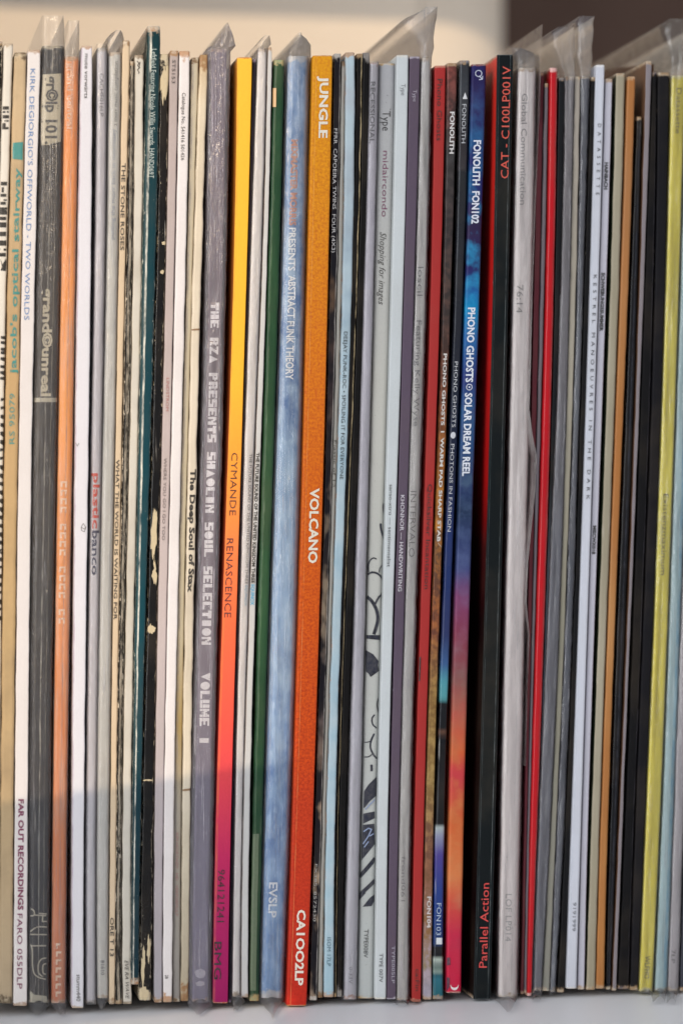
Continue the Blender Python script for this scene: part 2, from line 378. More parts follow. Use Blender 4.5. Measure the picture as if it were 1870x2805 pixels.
def ribbon(pts, wd):
    out = []
    for i, (a, b) in enumerate(zip(pts[:-1], pts[1:])):
        dx, dy = b[0]-a[0], b[1]-a[1]; L = math.hypot(dx, dy) or 1; nx, ny = -dy/L*wd/2, dx/L*wd/2; ex, ey = dx/L*wd*0.2, dy/L*wd*0.2
        out.append([(a[0]+nx-ex, a[1]+ny-ey), (b[0]+nx+ex, b[1]+ny+ey), (b[0]-nx+ex, b[1]-ny+ey), (a[0]-nx-ex, a[1]-ny-ey)])
    return out
def smooth_pts(p, n=4):
    if len(p) < 3: return p
    r = []
    for i in range(len(p)-1):
        p0 = p[max(i-1, 0)]; p1 = p[i]; p2 = p[i+1]; p3 = p[min(i+2, len(p)-1)]
        for j in range(n):
            t = j/n; r.append(tuple(0.5*(2*p1[k]+(p2[k]-p0[k])*t+(2*p0[k]-5*p1[k]+4*p2[k]-p3[k])*t*t+(3*p1[k]-p0[k]-3*p2[k]+p3[k])*t**3) for k in (0, 1)))
    r.append(p[-1]); return r
# ================================================================ the records, left to right
PM = print_mat
# worn black sleeve at the very edge
r = Rec('worn black sleeve cut by the left edge of the photo, only its rounded top showing', (-14,8,112), (-38,-15), (-48,-25), (-58,-34,2750))
r.cover(PM('black_worn_card', '0f0c0a', wear=.55, spots=1))
# white with black block lettering
r = Rec('white sleeve with black block lettering down its spine, second from the left edge', (10,37,118), (-13,13), (-23,4), (-34,-3,2750), rnd=.6)
r.cover(PM('white_card_block_print', 'e4ddd0', wear=.25, wc='c3b49c', rough=.35))
bl = []
for y, hgt, a, b in ((290,9,.1,.75),(303,5,.1,.4),(303,5,.55,.75),(314,9,.1,.8),(328,4,.3,.8),(336,11,.1,.45),(347,6,.1,.8),(497,10,.1,.8),(512,14,.2,.45),(530,8,.1,.75),(545,4,.45,.8),(552,8,.1,.7),(567,20,.05,.9),(593,9,.05,.8),(608,14,.05,.85),(634,12,.05,.85),(658,14,.0,.9),(680,6,.0,.25),(680,6,.6,.9),(692,10,0,.85)):
    bl.append([(a,y),(b,y),(b,y+hgt),(a,y+hgt)])
for y in (920,934,952,962,978,1000,1016,1032): bl.append([(.5,y),(.98,y),(.98,y+random.choice((6,9,12))),(.5,y+7)])
bl += [[(0.2,706),(.5,724),(.9,706),(.95,714),(.55,732),(.9,742),(.3,740),(.45,729)]]
for y in range(1090, 1700, 23): bl.append([(.62,y),(.99,y),(.99,y+random.choice((6,12,15))),(.62,y+9)])
r.polys(bl, '1b1714', worn=.25)
# tan
r = Rec('tan worn sleeve with teal upward lettering and a teal square', (38,74,141), (15,53), (4.6,43), (-3,34,2751), rnd=.45, jit=.7)
tan = PM('tan_card', [(140,'cdb592'),(1040,'c4a375'),(1740,'c4a678'),(2751,'b7a488')], wear=.22, wc='dccdb2', grime=.5, end='4a3b2c', endmm=3.2, rough=.6, bump=.5)
r.cover(tan, round_top=1.5)
r.text("jacob's optical stairway", 459, 1024, .5, .50, '3f8f88', up=True, bold=.016, worn=.12)
r.text('RS 95079', 1077, 1216, .5, .42, '4f9188', up=True, worn=.1)
r.polys([[(.1,390),(.93,388),(.93,437),(.1,434)]], '3f8f88', 'printed_square', worn=.1)
# Kirk
r = Rec('white sleeve with wide blue lettering and maroon lettering at its foot', (75,112,135), (53.6,91), (44,81), (35,75,2757), rnd=.2, d=-.6)
r.cover(PM('white_card', 'e2dcd9', wear=.1, wc='c2ae90', rough=.5, end='a07a5e', endmm=1.4, grime=.08))
r.text("KIRK DEGIORGIO'S OFFWORLD - TWO WORLDS", 187, 876, .44, .40, '5b86bd', bold=-.006)
r.text('FAR OUT RECORDINGS', 2190, 2494, .5, .42, '7c2450', bold=.03)
r.text('FARO 055DLP', 2504, 2710, .46, .40, '7c3558')
# gr@lp
r = Rec('thick charcoal sleeve in a clear cover, cream lettering patches and an open plastic top', (114,176,124), (93,159), (82,145), (76,135,2748), rnd=.5, d=.4)
r.cover(PM('charcoal_card', [(124,'262524'),(1040,'302c28'),(1740,'2c2824'),(2100,'1f1f24'),(2748,'1c1c22')], [(124,'34312e'),(1040,'544a3c'),(1740,'463e34'),(2100,'28282d'),(2748,'222227')], 60, (.4,.65), (1,1,.12), wear=.06, wc='cfc4aa', lines=((.5,.022,'b5b0a4',.9),(.74,.01,'a79f8e',.8),(.22,.008,'7c7566',.6)), scratch=.35, rough=.4, end='8a8378'))
cr_ = 'c9bfa6'
r.polys([[(.08,203),(.9,200),(.93,300),(.9,320),(.95,340),(.93,387),(.5,386),(.46,396),(.1,396),(.06,380),(.14,330),(.02,300),(.06,250)]], cr_, 'printed_label', worn=.12)
r.text('gr©lp 101.', 206, 394, .52, .52, '35322e', bold=.03, out=.0003)
r.text('grand©unreal', 788, 1085, .52, .42, cr_, bold=.03, worn=.3)
lst = []
for a in ([(.2,1096),(.2,1100),(.9,1100)], [(.9,1090),(.2,1096)],): lst += ribbon(a, 2.2)
for z in ([(275,150),(300,165),(305,205),(270,212)], [(305,205),(415,210)], [(350,190),(420,195)], [(385,205),(380,262)], [(380,262),(420,262)], [(270,350),(330,312),(420,312)], [(270,378),(420,380)], [(270,470),(285,520),(285,640),(300,720),(340,760),(410,780)], [(280,480),(415,480)], [(415,590),(370,600),(340,650),(345,720),(380,755)], [(415,640),(385,655),(385,720),(410,735)]):
    pts = [(r.F(zx/3.267, 2445+zy/3.267), 2445+zy/3.267) for zx, zy in z]
    px = [(r.X(y,0)+f*(r.X(y,1)-r.X(y,0)), y) for f, y in pts]
    for pg in ribbon(smooth_pts(px, 3), 3.4): lst.append([(r.F(x, y), y) for x, y in pg])
lst.append([(.1,2715),(.3,2726),(.9,2730),(.9,2747),(.1,2747)])
r.polys(lst, 'b9b29e', worn=.15)
r.plastic([(100,113,176),(60,114,175),(41,115,174)], [(2760,80,130),(2783,98,106)], 1.2, plastic_mat(.15,.1), rnd=.5)
# orange
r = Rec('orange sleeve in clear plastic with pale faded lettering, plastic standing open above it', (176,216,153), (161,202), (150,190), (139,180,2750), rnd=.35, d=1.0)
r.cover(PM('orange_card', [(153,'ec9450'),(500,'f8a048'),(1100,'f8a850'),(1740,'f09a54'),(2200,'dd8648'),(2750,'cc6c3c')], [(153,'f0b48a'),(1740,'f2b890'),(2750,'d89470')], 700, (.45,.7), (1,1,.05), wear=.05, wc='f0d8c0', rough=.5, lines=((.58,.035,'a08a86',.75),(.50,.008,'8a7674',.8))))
r.text('grand central', 170, 352, .45, .42, 'f0c3a0', bold=.02, worn=.35)
fb = []
for k in range(17):
    if k % 5 == 4: continue
    y = 1318+k*23.4; fb += [[(.22,y),(.68,y),(.68,y+5),(.22,y+5)], [(.22,y+5),(.36,y+5),(.36,y+16),(.22,y+16)], [(.54,y+6),(.68,y+6),(.68,y+17),(.54,y+17)]]
for k in range(7):
    y = 2585+k*22; fb += [[(.3,y),(.7,y),(.7,y+6),(.3,y+6)], [(.3,y+6),(.44,y+6),(.44,y+15),(.3,y+15)]]
r.polys(fb, 'f2d4b8', 'faded_print', worn=.45)
r.plastic([(120,176,217),(75,184,217),(54,186,217)], [(2765,150,181),(2783,165,180)], 1.6, plastic_mat(.2,.1))
# mute; the purple-grey line at its left is side shade painted on
r = Rec('white sleeve with monospaced black lettering near its top, right of the orange one', (222,253,124), (207,246), (200,236), (195,230,2763), rnd=.25, d=-.8)
r.cover(PM('lilac_white_card', 'dddbe0', wear=.04, wc='cbbd9e', rough=.5, end='b08a6a', endmm=1.2, grime=.05, lines=((.05,.05,'b3a3b5',.8),)))
r.text('mute vorwärts', 146, 268, .52, .36, '3b3835')
r.text('stumm440', 2671, 2744, .6, .38, '4a4644')
fx = [(-6,0),(0,-8),(7,0),(3,10),(-5,7),(-6,0),(2,4),(7,0)]
pg = []
for q_ in ribbon([(228+x*1.0, 1444+y*1.3) for x, y in fx], 1.2): pg.append([(r.F(x, y), y) for x, y in q_])
for q_ in ribbon([(206,1213),(211,1222),(216,1214)], 1.2): pg.append([(r.F(x, y), y) for x, y in q_])
r.polys(pg, '3a3634', 'pen_doodle')
# cache
r = Rec('grey plastic-wrapped sleeve with red and navy rounded letters half way down', (264,295,130), (252,284), (240,272), (234,264,2751), rnd=.7, d=1.2)
r.cover(PM('pearl_grey_card', 'b9b6bd', 'cfccd0', 30, (.4,.6), (1,1,.1), wear=0, rough=.35, end='9a948e', grime=.06))
r.text('CACHE016LP', 200, 318, .5, .4, '5a585c', bold=-.004)
r.text('plastic', 1296, 1448, .55, .62, 'c8402a', bold=.022)
r.text('banco', 1453, 1576, .55, .62, '2c2c4c', bold=.022)
r.plastic([(118,266,293)], [(2755,236,262)], 1.0, plastic_mat(.06,.22,rough=.08), rnd=.9, amp=.6)
# morr
r = Rec('grey-white sleeve under a crumpled plastic hood, tiny upward lettering near its top', (298,333,141), (285,318), (271,306), (266,297,2736), rnd=.55, d=.3)
r.cover(PM('grey_white_card', 'cbc9c2', wear=.04, rough=.5, lines=((.66,.012,'e4e2da',.8),(.12,.02,'a89c88',.5)), grime=.1))
r.text('putting the morr back in morrissey', 352, 655, .45, .36, '7f8ba0', up=True, worn=.2)
r.text('a morr music compilation', 167, 344, .55, .34, '4a4a48', up=True)
r.text('01918', 2632, 2672, .5, .36, '55555a', up=True)
r.plastic([(128,294,341),(105,291,339),(90,305,336),(81,320,330)], [(2750,268,292),(2768,277,281)], 1.6, plastic_mat(.2,.2,rough=.1), amp=1.3)
# stone roses
r = Rec('narrow beige sleeve with bold black capitals, its rounded top rubbed brown', (335,357,108), (319,337), (308,325), (298,315,2753), rnd=.5, jit=.4)
r.cover(PM('beige_card', 'd6c0a2', wear=.15, wc='e6dccb', rough=.5, end='8c6a48', endmm=2.6), round_top=1.4)
r.text('THE STONE ROSES', 446, 685, .45, .62, '2b241e', bold=.01)
r.text('WHAT THE WORLD IS WAITING FOR', 1259, 1698, .4, .62, '2b241e', bold=.01)
r.text('ORE T 13', 2515, 2621, .45, .66, '2b241e', bold=.01)
# black worn thin
r = Rec('thin black sleeve, its spine badly flaked to white, left of a plain off-white one', (356,368,166), (338,356), (325,341), (314,333,2752), rnd=.9, jit=1.0)
r.cover(PM('black_flaked_card', '110e0c', wear=.6, wc='ddd0bb', rough=.25, coat=.5, bump=.9, lines=((.55,.2,'cfc2ac',.55),)))
# white worn
r = Rec('off-white worn sleeve with handwriting at its foot, left of the tall teal one', (367,394,148), (357,382), (342,367), (334,361,2753), rnd=.4, jit=.7)
r.cover(PM('off_white_worn_card', 'd6d0c4', wear=.16, wc='b5a58c', rough=.55, end='6b5138', endmm=2, grime=.3), round_top=1.4)
r.text('EVE RA WAVE', 2632, 2738, .55, .42, '4a463f', ital=.3, worn=.1, name='handwriting')
pg = []
for q_ in ribbon([(374,166),(380,172),(376,178),(382,184),(375,190),(381,198),(378,200)], 2.0)+ribbon([(383,168),(379,186)], 1.6): pg.append([(r.F(x, y), y) for x, y in q_])
r.polys(pg, '2a2420', 'pen_scribble', worn=.15)
# teal
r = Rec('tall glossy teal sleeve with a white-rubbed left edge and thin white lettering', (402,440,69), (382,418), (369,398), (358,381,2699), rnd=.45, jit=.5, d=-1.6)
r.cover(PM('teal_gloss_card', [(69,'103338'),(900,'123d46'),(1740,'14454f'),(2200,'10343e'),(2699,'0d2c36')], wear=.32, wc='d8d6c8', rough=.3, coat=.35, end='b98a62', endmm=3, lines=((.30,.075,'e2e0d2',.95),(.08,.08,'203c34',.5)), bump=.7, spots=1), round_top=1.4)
r.text('Leftfield Featuring Nicole Willis Swords, HAND069T', 133, 487, .56, .4, 'b9c7c2', worn=.15)
r.sheet([(395,140,0),(398,105,0),(402,80,0)], plastic_mat(.25,.1,'c9b899'), .30)
# black worn
r = Rec('black sleeve with large torn cream patches down its spine, right of the teal one', (435,464,146), (419,446), (399,430), (379,415,2742), rnd=.5, jit=1.0, d=-.2)
r.cover(PM('black_torn_card', '0d0b0b', wear=.5, wc='dccfb4', rough=.22, coat=.6, end='d8c8a8', endmm=5, bump=1.0, scratch=.5))
def blob(f0, y0, fw, yh, n=14, rag=.3, sd=0):
    n = n*2 if rag else n
    return [(f0+fw*math.cos(a)*(1+rag*(noise.noise((math.cos(a)*2+sd, math.sin(a)*2, sd))+.8*noise.noise((math.cos(a)*6+sd, math.sin(a)*6, sd)))), y0+yh*math.sin(a)*(1+rag*(noise.noise((math.cos(a)*2, sd, math.sin(a)*2))+.8*noise.noise((math.cos(a)*6, sd, math.sin(a)*6))))) for a in [2*math.pi*i/n for i in range(n)]]
r.polys([blob(.5,1462,.30,66,22,.7,3), blob(.62,1570,.2,30,16,.9,5), blob(.45,1725,.34,11,16,.8,6), blob(.55,2138,.45,2.5,12,.8,8), blob(.35,2640,.16,50,16,.8,9), blob(.8,2600,.12,36,16,.8,10), blob(.45,2722,.4,18,16,.4,11), blob(.55,228,.4,45,18,.9,12), blob(.75,665,.2,5,10,.6,13), blob(.7,744,.2,6,10,.6,14)], 'cdbb97', 'torn_patch', .00012)
# STS153
r = Rec('mauve-grey sleeve with thin lettering, catalogue code at its top', (464.6,489,137), (447,471), (431,456), (422,444,2748), rnd=.3)
r.cover(PM('mauve_grey_card', [(137,'b3a5a0'),(1740,'c3b5b2'),(2748,'a5a0a6')], wear=.05, wc='d8cbb8', rough=.5, end='9b7448', endmm=2.2))
r.text('STS153', 163, 227, .5, .42, '4a4244')
r.text('LINDSTROM', 1035, 1126, .55, .36, 'a8605a', bold=-.005)
r.text('WHERE YOU GO I GO TOO', 1255, 1480, .45, .36, '5b4d4e', bold=-.005)
# white catalogue
r = Rec('white sleeve with a small catalogue number, its top corners rubbed orange-brown', (490,521,137), (472,502), (456,486), (445,472,2748), rnd=.35, jit=.5, d=-.4)
r.cover(PM('white_card_rubbed', 'e2dcda', wear=.12, wc='b99a78', rough=.4, end='b0783f', endmm=3.0, coat=.2, grime=.1), round_top=1.5)
r.text('Catalogue No. 541416 501426', 253, 438, .5, .36, '44403e')
r.text('28', 2672, 2682, .4, .36, '2e2a28')
# thin grey
r = Rec('thin grey-cream sleeve with faint red lettering at its foot', (524,545,156), (503,519), (485,504), (472,494,2746), rnd=.4, d=1.3)
r.cover(PM('grey_cream_card', [(156,'bdb49f'),(1740,'b5ab92'),(1985,'a08a5a'),(2200,'a39b8c'),(2746,'8f8b88')], wear=.1, wc='d8cfba', rough=.5, end='6d5236', endmm=2, lines=((.2,.2,'8a8480',.8),)))
r.text('KIM HIORTHØY   HEI   VERFORMULP', 2282, 2510, .5, .4, 'a07070', bold=-.006)
# deep soul
r = Rec('cream sleeve with bold black rounded lettering, its top rubbed dark brown', (547,570,147), (520,545), (505,530), (495,517,2745), rnd=.5, jit=.8, d=-.3)
r.cover(PM('cream_card', [(147,'cdb48e'),(300,'d9cbb2'),(1040,'d8ccb8'),(2150,'d4c9b4'),(2745,'b5aa93')], wear=.18, wc='9a7a55', rough=.32, coat=.35, end='8a5a2c', endmm=7, grime=.3), round_top=1.5)
r.text('The Deep Soul of Stax', 1285, 1623, .6, .62, '211c18', bold=.035)
r.polys([[(0,901),(1,899),(1,904),(0,905)], [(0,2163),(1,2160),(1,2166),(0,2168)]], '8a6a48', 'crease_mark', worn=.3)
# RZA
r = Rec('purple-grey sleeve with white stencil block lettering, plastic pinched to a point above and below', (577,622,132), (564,604), (544,587), (525,571,2746), rnd=.3, d=.2)
r.cover(PM('purple_grey_card', [(132,'7a6e7c'),(1040,'71656c'),(1740,'776b75'),(2200,'7a7388'),(2746,'767089')], wear=.03, wc='b8b0b4', rough=.5))
GL = {'T':['#######','#######','..###..','..###..','..###..'],'H':['##.####','##.####','#######','##.####','##.####'],'E':['#######','###....','######.','###....','#######'],'R':['######.','###.###','######.','###.##.','###.###'],'Z':['#######','...###.','..###..','.###...','#######'],'P':['######.','###.###','######.','###....','###....'],'S':['#######','###....','#######','....###','#######'],'N':['###..##','####.##','##.####','##..###','##..###'],'L':['###....','###....','###....','###....','#######'],'I':['.#####.','.#####.','.#####.','.#####.','.#####.'],'U':['###.###','###.###','###.###','###.###','#######'],'C':['#######','###....','###....','###....','#######'],'M':['##...##','###.###','#######','##.#.##','##...##'],'1':['..####.','..####.','..####.','..####.','..####.']}
def stencil(r, st, y0, y1, c, h):
    pl = []; cell = (y1-y0)/len(st)
    for i, ch in enumerate(st):
        ys, ye = y0+cell*(i+.04), y0+cell*(i+.94)
        if ch == ' ': continue
        if ch == 'O': pl.append([(c+h*.5*math.cos(a), (ys+ye)/2+(ye-ys)*.5*math.sin(a)) for a in [2*math.pi*k/18 for k in range(18)]]); continue
        if ch == 'A': pl.append([(c-h/2, ys), (c+h/2, (ys+ye)/2), (c-h/2, ye)]); continue
        if ch == 'V': pl.append([(c+h/2, ys), (c+h/2, ye), (c-h/2, (ys+ye)/2)]); continue
        g = GL[ch]
        for rr_, row in enumerate(g):
            f1 = c+h/2-h*rr_/5; f0 = f1-h/5*1.0; k = 0
            while k < 7:
                if row[k] == '#':
                    k2 = k
                    while k2 < 7 and row[k2] == '#': k2 += 1
                    pl.append([(f0, ys+(ye-ys)*k/7), (f1, ys+(ye-ys)*k/7), (f1, ys+(ye-ys)*k2/7), (f0, ys+(ye-ys)*k2/7)]); k = k2
                else: k += 1
    return pl
r.polys(stencil(r, 'THE RZA PRESENTS SHAOLIN SOUL SELECTION', 827, 1768, .5, .62)+stencil(r, 'VOLUME 1', 1842, 2040, .5, .62), 'f4f2f6', 'lettering', worn=.06)
r.polys([blob(.5,2668,.32,13,16,.2,1), blob(.5,2696,.3,7,12,.3,2)], 'b9b4c2', 'label_badge', worn=.35)
r.plastic([(124,583,647),(100,600,640),(75,617,630),(60,622,625)], [(2756,519,584),(2768,531,566),(2782,542,546)], 9, plastic_mat(.32,.28,'dcd6e0',rough=.12), rnd=.3, amp=2.2)
# Cymande
cy = [(155,'e8a02c'),(400,'f2ac2e'),(1040,'f0a62c'),(1300,'f08c34'),(1500,'ee7440'),(1740,'ee5f3c'),(2000,'e04a48'),(2150,'d63a50'),(2350,'b82858'),(2550,'a81e5c'),(2750,'98195a')]
cyr = [(155,'f5b93a'),(1040,'f5b538'),(1300,'f59a3c'),(1500,'f28048'),(1740,'f26a44'),(2000,'e65548'),(2150,'dc4450'),(2350,'bd2b5c'),(2550,'a8205e'),(2750,'99195c')]
r = Rec('yellow sleeve shading through orange to magenta at its foot, thin serif capitals', (648,691,155), (630,668), (606,647), (582,625,2750), rnd=.12, d=-.8, jit=.15)
r.cover(PM('yellow_to_magenta_card', cyr, wear=0, rough=.5, end='b06a3a', endmm=.6, grime=.03, lines=((.06,.10,'d0803a',.35),)), side=PM('orange_brown_shaded_side_card', [(155,'c88430'),(1040,'a8562c'),(1740,'b04430'),(2750,'8a1c50')], wear=0))  # side ramp is the front gradient darkened, shade painted in
r.text('CYMANDE', 1240, 1412, .5, .5, '4a1812', bold=-.008)
r.text('RENASCENCE', 1475, 1692, .38, .5, '4a1420', bold=-.008)
r.text('964121241', 2383, 2527, .45, .48, '2a0a1c', bold=-.004)
r.text('BMG', 2581, 2684, .3, .5, '200818')
# navy thin: dark filler put in for the shaded gap
r = Rec('very thin navy filler for the dark gap between the yellow sleeve and the white ones', (692,701,160), (669,675), (648,652), (626,633,2748), rnd=.5, d=.6)
r.cover(PM('navy_gap_filler', '1c1726', wear=.1, wc='9b90a0', end='6c6274'))
# white in plastic (future sound a)
r = Rec('white sleeve in a pointed plastic cover, left one of a pair, left of dark green', (706,730,131), (675,703), (655,677), (636,657,2732), rnd=.35, d=0)
r.cover(PM('white_silk_card', 'dcd7d4', wear=.06, wc='b8a898', rough=.4, end='8f7a5e', endmm=2))
r.text('THE FUTURE SOUND OF THE UNITED KINGDOM THREE', 1243, 1600, .72, .34, '4c4744', worn=.3)
r.text('EQUINOX', 1604, 1660, .72, .34, '5a9fc0', worn=.3)
r.plastic([(120,704,742),(104,716,740),(95,727,738)], [(2745,634,672),(2771,640,650)], 3.0, plastic_mat(.14,.15), amp=1.3)
r = Rec('pale grey sleeve with tiny bold black and cyan lettering, beside the dark green one', (733,745,128), (706,721), (679,697), (659,680,2734), rnd=.4, d=.2)
r.cover(PM('pale_grey_card', 'c3c2c0', wear=.05, wc='a58f7c', rough=.4, lines=((.04,.05,'8c6a5a',.7),)))
r.text('THE FUTURE SOUND OF THE UNITED KINGDOM THREE', 1240, 1598, .5, .62, '26221f', bold=.03)
r.text('EQUINOX', 1601, 1658, .5, .62, '3a9cc4', bold=.03)
# green
r = Rec('dark green worn sleeve with a small tan sticker near its top', (748,780,162), (723,757), (703,735), (682,710,2744), rnd=.6, jit=.5)
r.cover(PM('dark_green_card', [(162,'20402a'),(1740,'24462c'),(2744,'1c3a2a')], '335638', 90, (.45,.75), (1,1,.3), wear=.08, wc='94a888', rough=.38, coat=.3, end='b59a6c', endmm=2.4, bump=1.0, lines=((.30,.02,'6f8f68',.6),), scratch=.3))
r.polys([[(-.0,240),(.33,240),(.33,292),(0,292)]], 'c9a577', 'sticker', .0003)
r.polys([[(.05,2285),(.66,2285),(.66,2715),(.0,2715)]], '55664c', 'tape_strip', .00025)
# blue in plastic
r = Rec('cloudy blue sleeve in a thick clear cover pinched at both ends, white lettering', (788,846,152), (763,829), (740,811), (714,775,2736), rnd=.55, d=.3)
r.cover(PM('cloud_blue_card', [(150,'5d87b8'),(1100,'3f6ea8'),(1300,'7ea0c4'),(1740,'86a6cc'),(2100,'5f86bc'),(2736,'5a88bb')], [(150,'aabfd8'),(1100,'9fbcd8'),(1740,'a9c4de'),(2736,'92b4da')], 230, (.36,.66), (1,1,.55), wear=.2, wc='c9c3b8', rough=.4, lines=((.92,.07,'a9a3ad',.75),(.1,.05,'7a8296',.5)), end='c8c4c0', endmm=3))
r.text('MIXMASTER MORRIS', 381, 617, .42, .32, 'c88468', bold=.03, worn=.3)
r.text('PRESENTS', 623, 741, .42, .32, 'f4f8fc', bold=.02, worn=.15)
r.text('ABSTRACT FUNK THEORY', 754, 1040, .45, .34, 'f4f8fc', bold=.02, worn=.12)
r.text('EVSLP', 2418, 2515, .42, .36, 'f4f8fc', bold=.022, worn=.15)
r.plastic([(122,793,850),(104,806,838),(95,816,826),(87,819,825)], [(2750,716,776),(2766,728,762),(2778,740,753),(2793,747,749)], 4.5, plastic_mat(.17,.3,rough=.1), rnd=.6, amp=1.7)
# jungle
r = Rec('thick speckled yellow sleeve turning orange then red, bold white lettering', (855,911,150), (834,893), (815,874), (783,840,2757), rnd=.15, d=-1.4, jit=.12)
r.cover(PM('speckled_orange_card', [(150,'e8a41c'),(500,'ea9a1c'),(1040,'e5821c'),(1500,'e06a1a'),(2100,'dc5018'),(2200,'cf4420'),(2757,'c83020')], [(150,'d88420'),(500,'cc7420'),(1040,'cc5e20'),(1500,'c04a1a'),(2100,'b03418'),(2757,'b42a1e')], 1150, (.36,.68), wear=0, rough=.42, end='c9801c', endmm=.5, grime=.02, lines=((.2,.012,'f0b070',.5),)))
r.text('JUNGLE', 207, 377, .62, .44, 'ece4d2', bold=.03)
r.text('VOLCANO', 1337, 1543, .62, .44, 'ece2cc', bold=.03)
r.text('CA1OO2LP', 2493, 2701, .6, .42, 'ece0d0', bold=.03)
# capoeira
r = Rec('black sleeve with tan photo spots, right of the thick speckled orange one', (914,934,145), (896,916), (877,896), (846,868,2742), rnd=.35, jit=.6, d=.2)
r.cover(PM('black_photo_card', '17141a', [(145,'17141a'),(650,'1c171b'),(760,'5c4636'),(1040,'30262a'),(1700,'8a7a66'),(1900,'3a3440'),(2250,'9a826a'),(2742,'b09a84')], 130, (.5,.64), (1,1,.6), wear=.2, wc='d5cfc6', rough=.35, end='b9b0a6', endmm=2.0, lines=((.93,.08,'c8c0b8',.6),)))
r.text('FFRR  CAPOEIRA TWINS  FOUR (4X3)', 351, 691, .42, .54, 'bfbcbb', bold=-.003)
r.text('FX385, 8572430', 2368, 2525, .4, .42, 'a8a49f', bold=-.003)
# grey thin worn
r = Rec('very thin grey worn sleeve between the black photo sleeve and the pale blue one', (935,945,166), (917,929), (897,907), (869,884,2735), rnd=.5, jit=.6, d=.9)
r.cover(PM('grey_worn_card', 'a09c94', wear=.25, wc='5a4a38', rough=.5, end='8a5e2c', endmm=2.5, lines=((.9,.12,'6f4f2c',.7),)))
r.text('Plastic of 12', 1206, 1335, .5, .7, '33302c', worn=.35)
# deejay
r = Rec('pale blue worn sleeve with thin black capitals half way down, brown flaked patches', (945,972,141), (930,957), (908,933), (886,915,2734), rnd=.45, jit=.5, d=-.5)
r.cover(PM('pale_blue_card', [(141,'b4bac0'),(700,'9fb0bb'),(1100,'9fb9c6'),(2734,'a3bfca')], 'b5c6cd', 50, (.4,.6), wear=.27, wc='c9a184', rough=.45, end='b98f66', endmm=2.4, grime=.15), round_top=1.3)
r.text('DEEJAY PUNK-ROC • SPOILING IT FOR EVERYONE', 908, 1313, .5, .42, '26282a', bold=-.004)
r.text('ISOM 17LP', 2569, 2648, .5, .42, '4a6a7a')
# black + cream line
r = Rec('thin black sleeve with a cream raw edge, right of the pale blue one', (977,992,145), (957,969), (935,942), (916,921,2733), rnd=.2, jit=.5, d=.1)
r.cover(PM('black_card_raw_edge', '0e0b0a', wear=.04, wc='b8a68a', lines=((.9,.1,'c9b48c',.95),)))
r = Rec('worn black sleeve with a frayed top, left of the translucent lilac-white one', (993,1013,142), (970,990), (943,965), (922,936,2733), rnd=.4, jit=.5, d=.5)
r.cover(PM('black_frayed_card', '121010', wear=.16, wc='a49c94', rough=.45, end='8a8480', endmm=4.5, scratch=.25), round_top=1.4)
# lilac
r = Rec('translucent lilac-white plastic-wrapped sleeve left of the wide grey one', (1013,1036,170), (989,1016), (967,998), (940,976,2739), rnd=.6, d=-.6)
r.cover(PM('lilac_card', [(170,'b3afb4'),(500,'c6c1ca'),(2739,'c3c1c8')], wear=.03, wc='e4e2e6', rough=.45, lines=((.05,.14,'8e8890',.6),), end='a06a44', endmm=1.5))
r.text('RECESSIONAL', 222, 392, .42, .6, '55525a', bold=.03, worn=.2)
r.text('0-33V', 2650, 2696, .55, .34, '77757c', up=False)
r.plastic([(166,1014,1035)], [(2741,940,974)], .6, plastic_mat(.2,.15,rough=.2), amp=1.5)
# midaircondo
r = Rec('wide light grey sleeve with purple and black lettering and an ink drawing of dark curls', (1036,1082,172), (1017,1062), (1000,1042), (977,1023,2737), rnd=.5, d=1.2, jit=.15)
r.cover(PM('light_grey_card', [(172,'a9a9ac'),(500,'b3b3b1'),(1100,'c3c1b8'),(2737,'b6bab8')], wear=0, rough=.45, spots=-1, end='b8935a', endmm=1, grime=.04))
r.text('•', 258, 262, .58, .1, '2e2c2c'); r.text('Type', 303, 357, .55, .52, '3a383a', bold=-.004); r.polys([blob(.78,298,.03,1.5,8,0,0)], '333133', 'dot')
r.text('midaircondo', 412, 593, .55, .36, '7c4a63', bold=-.004)
r.text('Shopping for images', 635, 834, .5, .4, '33302f', ital=.35, bold=-.006)
r.text('TYPE008V', 2547, 2625, .5, .3, '3b3c3e')
pl = []
def Z(row, pts): return [(920+x/3.267, row+y/3.267) for x, y in pts]
for row, pts, wd in ((1040, [(430,1110),(427,1150),(435,1210)], 12), (1040, [(400,1290),(405,1340),(430,1415)], 18), (1040, [(362,1605),(335,1596),(305,1615),(285,1660),(288,1720)], 11),
    (1040, [(282,1742),(320,1725),(370,1735),(410,1770),(424,1810)], 17), (1040, [(425,1655),(395,1690),(390,1725)], 9), (1040, [(276,1945),(320,1985),(362,2060),(376,2140),(362,2210),(340,2275)], 30),
    (1040, [(418,1920),(380,1955),(352,2005)], 18), (1740, [(395,380),(392,430)], 8), (1740, [(388,560),(370,620),(382,690)], 9), (1740, [(345,715),(322,750),(330,800),(365,832)], 12),
    (1740, [(342,885),(312,950),(308,1010),(335,1070),(370,1105)], 15), (1740, [(250,960),(285,958),(318,945)], 8), (1740, [(250,1092),(290,1090),(320,1070)], 9), (1740, [(318,1165),(320,1215)], 22),
    (1740, [(350,2005),(280,2085),(210,2160)], 36), (1740, [(350,2200),(280,2265),(205,2330)], 34)):
    px = Z(row, pts)
    if len(px) > 2: px = smooth_pts(px, 4)
    for pg in ribbon(px, wd/3.267): pl.append([(r.F(x, y), y) for x, y in pg])
